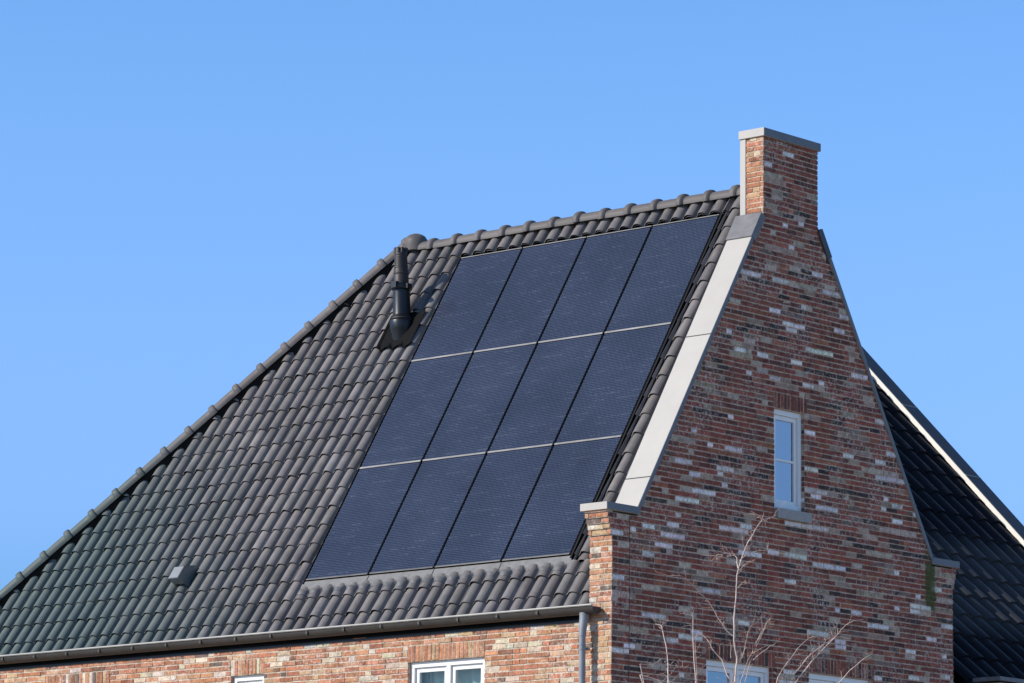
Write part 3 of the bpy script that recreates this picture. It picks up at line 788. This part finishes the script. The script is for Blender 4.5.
window(FG,*G_OPEN[2],'double','white upper floor window nearer the rear corner')
window(FF,*F_OPEN[0],'double','white double window under the gutter')
window(FF,*F_OPEN[1],'slim','narrow white window under the gutter')
window(FF,*F_OPEN[2],'double','white window near the far end of the front')

# ------------------------------------------------------------------ solar panels
RT=Matrix((Vector((1,0,0)),T,NR)).transposed().to_4x4()
rown=['top','middle','bottom']; coln=['leftmost','second from left','third from left','rightmost']
extra={(0,0):'beside the flue pipe',(0,3):'below the chimney',(2,0):'nearest the small roof vent',(2,3):'beside the brick kneeler'}
def panel_parts(root):
    def lo(name,mb,m):
        o=mb.build(name,m,None); o.parent=root; return o
    hw,hh=PW/2,PH/2
    g=MB(); g.box(I,-hw+.020,hw-.020,-hh+.020,hh-.008,-.030,-.004); lo('glass',g,M['solar'])
    f=MB(); 
    f.box(I,-hw+.012,-hw+.0195,-hh+.004,hh-.003,-.045,-.012); f.box(I,hw-.0195,hw-.012,-hh+.004,hh-.003,-.045,-.012)
    f.box(I,-hw+.0196,hw-.0196,hh-.0079,hh-.003,-.045,-.001); f.box(I,-hw+.0196,hw-.0196,-hh+.004,-hh+.0195,-.045,-.006); lo('frame',f,M['black'])
def top_trim(root,lowest):
    hw,hh=PW/2,PH/2
    t=MB()
    if not lowest: t.box(I,-hw+.018,hw-.018,-hh-.006,-hh+.018,-.0055,.004)
    else: t.box(I,-hw+.018,hw-.018,-hh-.001,-hh+.016,-.0055,.002,(.5,.5,.5))
    o=t.build('clamp_rail',M['alu'],None,.002); o.parent=root
    if root.get('row',0)==0: pass
first=None
for j in range(3):
    for i in range(4):
        lab='black glazed solar panel, %s in the %s row of the roof array'%(coln[i],rown[j])
        if (j,i) in extra: lab='black glazed solar panel in the %s row, %s, %s'%(rown[j],coln[i],extra[(j,i)])
        r_=thing('solar_panel',(0,0,0),lab,'solar panel','solar panels set into the roof')
        r_.matrix_world=Matrix.Translation(roof(PL+PW*(i+.5),S_PT-PH*(j+.5),0)) @ RT
        if first is None: panel_parts(r_); first=r_
        else:
            for c_ in [c for c in first.children if c.name.split('.')[0] in ('glass','frame')]:
                d_=c_.copy(); C.objects.link(d_); d_.parent=r_
        top_trim(r_, j==2)
        if j==0:
            t=MB(); t.box(I,-PW/2+.01,PW/2-.01,PH/2-.002,PH/2+.010,-.02,.001); o=t.build('top_trim',M['alu'],None); o.parent=r_

# ------------------------------------------------------------------ neighbouring house
nbh=thing('tiled_house',(-6,9.8,GZ),'neighbouring house behind the gable with shaded blue black tiles and zinc coping','house')
BE=R(45.78); sb,cb=math.sin(BE),math.cos(BE)
A0=Vector((-5.4864,12.2,10.3674)); NX=Vector((sb,0,cb)); TX=Vector((-cb,0,sb))
ZR=10.9; ztop=(ZR-A0.z)/sb; apx=A0+TX*ztop
S_BR=(7.02-A0.z)/sb
def nroof(u,s,h=0.0): return Vector((0,u,0))+Vector((A0.x,0,A0.z))+TX*s+NX*h
YA,YB=7.05,12.2
s_eave=-(A0.z-5.15)/sb
nt_=MB()
def nbell(u,s,h=0.0): return nroof(u,s,h+(-.030 if s>S_BR else .05*(S_BR-s)-.030))  # pitch break added so that grazing sun lights the lower courses
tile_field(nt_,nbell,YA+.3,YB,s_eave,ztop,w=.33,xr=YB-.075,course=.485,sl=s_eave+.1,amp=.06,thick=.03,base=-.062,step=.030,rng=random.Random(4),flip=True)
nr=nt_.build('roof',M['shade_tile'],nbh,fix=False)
us=MB(); us.box(lambda u,a,b:nroof(u,a,b),YA+.1,YB+.1,s_eave,ztop-.1,-.2,-.12)
us.build('underlay',M['dark'],nr)
xr_=apx.x
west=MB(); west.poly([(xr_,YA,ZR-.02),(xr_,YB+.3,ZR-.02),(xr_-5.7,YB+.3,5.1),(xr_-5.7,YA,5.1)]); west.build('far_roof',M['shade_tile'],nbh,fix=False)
y=YA+.35
while y<YB-.2:
    cap_tile(nr,Vector((xr_,y,ZR-.15)),Vector((0,1,0)),XUP,.44,.11,.12,'ridge_tile'); y+=.44
def ncoping(y0,y1,nm,h0,h1,lab):
    mb=MB(); L0=s_eave+.25; cuts=[L0,-1.9-1.42,-1.9,-.48,ztop+h1*.0]
    sg=[L0+ (ztop-L0)*i/5 for i in range(6)]
    for i in range(5):
        mb.box(lambda u,a,b:nroof(u,a,b),y0,y1,sg[i]+.003,sg[i+1]-.003,h0,h1)
    o=mb.build(nm,M['zinc'],nbh,.003); o['label']=lab
    e_=MB(); e_.box(lambda u,a,b:nroof(u,a,b),y0+.006,y1+.003,sg[0],ztop-.02,h1+.001,h1+.005); e_.build('coping_top_shade',M['edge2'],o)  # darker sheet puts the shade of the coping top into colour
    for s in sg[1:5]:
        j=MB(); j.box(lambda u,a,b:nroof(u,a,b),y0+.002,y1+.004,s-.008,s+.008,h1-.01,h1+.008); j.build('coping_joint',M['gutter_lip'],o)
    return o
ncoping(YB,YB+.36,'coping',-.10,.056,'far verge coping with a sunlit inner face')
ncoping(YA-.02,YA+.32,'coping',-.10,-.03,'near verge coping in deep shade')
sx=ztop-(1.0/cb); sk=MB(); sk.box(lambda u,a,b:nroof(u,a,b),YA-.03,YA+.33,sx,ztop+.1,-.09,.20); sk.build('lead_flashing_or_sun_block',M['lead'],nbh,.004)  # unseen raised block added to shade the upper part of this slope
fk=MB(); fk.box(lambda u,a,b:nroof(u,a,b),YB-.005,YB-.0015,s_eave+.25,ztop-.02,-.012,.054); fk.build('coping_sunlit_strip',M['flank'],nbh)  # whiter strip paints sunlight onto the inner coping face
so_=MB(); so_.box(lambda u,a,b:nroof(u,a,b),YB-.006,YB-.002,s_eave+.25,ztop-.02,-.10,-.012); so_.build('coping_shadow_strip',M['black'],nbh)  # black strip stands in for shadow on the lower inner face
# gable walls and eaves wall of the neighbour
rn=random.Random(9)
nw=MB()
xe=A0.x+(A0.z-5.15)/math.tan(BE)          # eaves x
for y0,y1 in ((YA,YA+.3),(YB+.02,YB+.32)):
    P=[(xe-.05,GZ),(xe-.05,5.0),(xr_,ZR-.16),(xr_-5.65,5.0),(xr_-5.65,GZ)]
    nw.prism([(x,y0,z) for x,z in P],[(x,y1,z) for x,z in P],(.26,.12,.09))
nw.box(I,xe-.35,xe-.06,YA+.3005,YB+.0195,GZ,5.0,(.26,.12,.09)); nw.box(I,xr_-5.6,xr_-5.3,YA+.3005,YB+.0195,GZ,5.0,(.26,.12,.09))
nw.build('wall',M['gable_brick'],nbh)
pq=MB(); FP1=lambda u,z,d:Vector((u,YA-.06-d,z)); FP2=lambda u,z,d:Vector((.33+d,u,z))
for kk in range(int(4.2/CO),int(5.16/CO)+1):
    course(pq,FP1,[(.0,.33,.0,.33)],zq(kk),PAL_G,rn,0); course(pq,FP2,[(YA-.06,YA+.75,YA-.06,YA+.75)],zq(kk),PAL_G,rn,0)
pq.box(I,.0,.318,YA-.045,YA+.75,4.2,5.17,(.2,.1,.08))
po=pq.build('kneeler_pier',M['gable_brick'],nbh,fix=False)
pc=MB(); pc.box(I,-.05,.36,YA-.09,YA+.78,5.185,5.235); pc.build('kneeler_cap',M['lead'],po,.003)

# ------------------------------------------------------------------ bare young tree in front of the gable
tree=thing('bare_tree',(2.42,-.7,GZ),'bare multi stemmed sapling with pale pinkish twigs in front of the gable','tree')
rtw=random.Random(6)
trunk_low=[(2.42,-.7,GZ),(2.44,-.74,0.2),(2.43,-.85,1.6),(2.47,-.90,3.0),(2.49,-.95,3.9)]
def twig(mb,pts,r0,r1,lvl=0):
    pts=[Vector(p) for p in pts]
    # subdivide + small wander
    q=[pts[0]]
    for a,b in zip(pts,pts[1:]):
        m=a.lerp(b,.5)+Vector((rtw.gauss(0,.004),rtw.gauss(0,.004),rtw.gauss(0,.003))); q+=[m,b]
    r0*=.85; r1*=.8; n=len(q); rad=[r0+(r1-r0)*(i/(n-1))**.9 for i in range(n)]
    rad=[r*(1+ (.25 if i%4==0 else 0)*(.5 if r>.006 else 1)) for i,r in enumerate(rad)]
    g=rtw.uniform(.85,1.15)
    mb.tube(q,rad,7,(g,g,g))
    # buds and short spurs
    for i in range(1,n):
        if rtw.random()<.8 and r0<.012:
            d=(q[i]-q[i-1]).normalized(); s=d.cross(Vector((rtw.gauss(0,1),rtw.gauss(0,1),rtw.gauss(0,1)))).normalized()
            L=rtw.uniform(.015,.085)
            e=q[i]+(d*.7+s*.7)*L
            mb.tube([q[i],e],[max(.0016,rad[i]*.5),.0012],5,(g*.9,g*.75,g*.7))
            if L>.035:
                for _ in range(3):
                    e2=e+Vector((rtw.gauss(0,.03),rtw.gauss(0,.03),rtw.uniform(-.01,.045))); mb.tube([e,e2],[.0014,.001],4,(g*.9,g*.75,g*.7))
def sprays(mb,pts,r0):
    pts=[Vector(p) for p in pts]
    if r0<.005: return
    for a,b in zip(pts,pts[1:]):
        for _ in range(2):
            if rtw.random()<.42:
                o_=a.lerp(b,rtw.random()); d=(b-a).normalized(); q=d.cross(Vector((rtw.gauss(0,1),rtw.gauss(0,1),rtw.gauss(0,.6)))).normalized()
                L_=rtw.uniform(.07,.26); P=[o_]; v=(d*.75+q*.65).normalized()
                for k_ in range(4):
                    v=(v+Vector((rtw.gauss(0,.14),rtw.gauss(0,.14),rtw.gauss(.05,.1)))).normalized(); P.append(P[-1]+v*L_/4)
                    if rtw.random()<.5:
                        e_=P[-1]+(v+Vector((rtw.gauss(0,.6),rtw.gauss(0,.6),rtw.gauss(0,.4)))).normalized()*rtw.uniform(.02,.07); mb.tube([P[-1],e_],[.0014,.0009],4,(.95,.85,.8))
                mb.tube(P,[.0018,.0017,.0015,.0012,.0009],5,(1,.92,.88))
for idx,(n_,r0,r1,pts) in enumerate(TWIGS):
    mb=MB()
    if n_=='trunk':
        low=[Vector(p) for p in trunk_low]
        mb.tube(low+[Vector(pts[0])],[.034,.03,.025,.021,.018,.0145],10)
        twig(mb,pts,r0,r1)
    else:
        if pts[0][2]<4.62:
            a=Vector(pts[0]); st=Vector((2.43,-.85,1.6+ (idx%5)*.25)); mid=st.lerp(a,.55)+Vector((0,(a.y-st.y)*.18,0))
            mb.tube([st,st.lerp(mid,.5)+Vector((0,(a.y-st.y)*.06,0)),mid,mid.lerp(a,.6)+Vector((0,(a.y-st.y)*.03,0)),a],[r0*1.6,r0*1.5,r0*1.3,r0*1.15,r0],7)
        twig(mb,pts,r0,r1)
    sprays(mb,pts,r0)
    mb.build(n_,M['twig'],tree,fix=False)

# ------------------------------------------------------------------ camera, sun, sky
f,yaw,pit,roll,cx,cy,cz=CAMP
fwv=Vector((-math.sin(yaw)*math.cos(pit),math.cos(yaw)*math.cos(pit),math.sin(pit)))
rtv=Vector((math.cos(yaw),math.sin(yaw),0)); upv=rtv.cross(fwv)
r2=rtv*math.cos(roll)+upv*math.sin(roll); u2=upv*math.cos(roll)-rtv*math.sin(roll)
cam=bpy.data.cameras.new('camera'); co=bpy.data.objects.new('camera',cam); C.objects.link(co)
co.matrix_world=Matrix((( r2.x,u2.x,-fwv.x,cx),(r2.y,u2.y,-fwv.y,cy),(r2.z,u2.z,-fwv.z,cz),(0,0,0,1)))
cam.sensor_width=36; cam.lens=f/1024*36; cam.clip_end=3000; cam.clip_start=.5
sc.camera=co
SAZ,SEL=34.0,30.55
L=Vector((math.sin(R(SAZ))*math.cos(R(SEL)),math.cos(R(SAZ))*math.cos(R(SEL)),-math.sin(R(SEL))))
sun=bpy.data.lights.new('sun','SUN'); sun.energy=4.9; sun.angle=R(.53); sun.color=(1,.93,.83)
so=bpy.data.objects.new('sun',sun); C.objects.link(so); so.rotation_euler=L.to_track_quat('-Z','Y').to_euler(); so.location=(-20,-30,30)
w=bpy.data.worlds.new('World'); sc.world=w; w.use_nodes=True; nt=w.node_tree
sky=nt.nodes.new('ShaderNodeTexSky'); sky.sky_type='NISHITA'; sky.sun_disc=False
sky.sun_elevation=R(SEL); sky.sun_rotation=R(180+SAZ); sky.air_density=1.0; sky.dust_density=0.0; sky.ozone_density=4.0; sky.altitude=0
bg=nt.nodes['Background']
tcw=nt.nodes.new('ShaderNodeTexCoord'); sxyz=nt.nodes.new('ShaderNodeSeparateXYZ'); nt.links.new(tcw.outputs['Generated'],sxyz.inputs[0])
rmp=nt.nodes.new('ShaderNodeValToRGB'); e=rmp.color_ramp.elements
stops=[(.052,(.30,.44,.70)),(.113,(.40,.545,.80)),(.139,(.55,.665,.92)),(.179,(.64,.763,1.0)),(.225,(.67,.83,1.04)),(.2588,(.66,.85,1.06)),(.5,(.66,.72,.82)),(.85,(.6,.57,.54))]
while len(e)<len(stops): e.new(.5)
for el_,(p_,c_) in zip(e,stops): el_.position=p_; el_.color=(*c_,1)
nt.links.new(sxyz.outputs[2],rmp.inputs['Fac'])
mm=nt.nodes.new('ShaderNodeMix'); mm.data_type='RGBA'; mm.blend_type='MULTIPLY'; mm.inputs[0].default_value=1
nt.links.new(sky.outputs[0],mm.inputs[6]); nt.links.new(rmp.outputs[0],mm.inputs[7]); nt.links.new(mm.outputs[2],bg.inputs['Color']); bg.inputs['Strength'].default_value=.2
sc.view_settings.view_transform='Standard'; sc.view_settings.look='None'; sc.view_settings.exposure=0
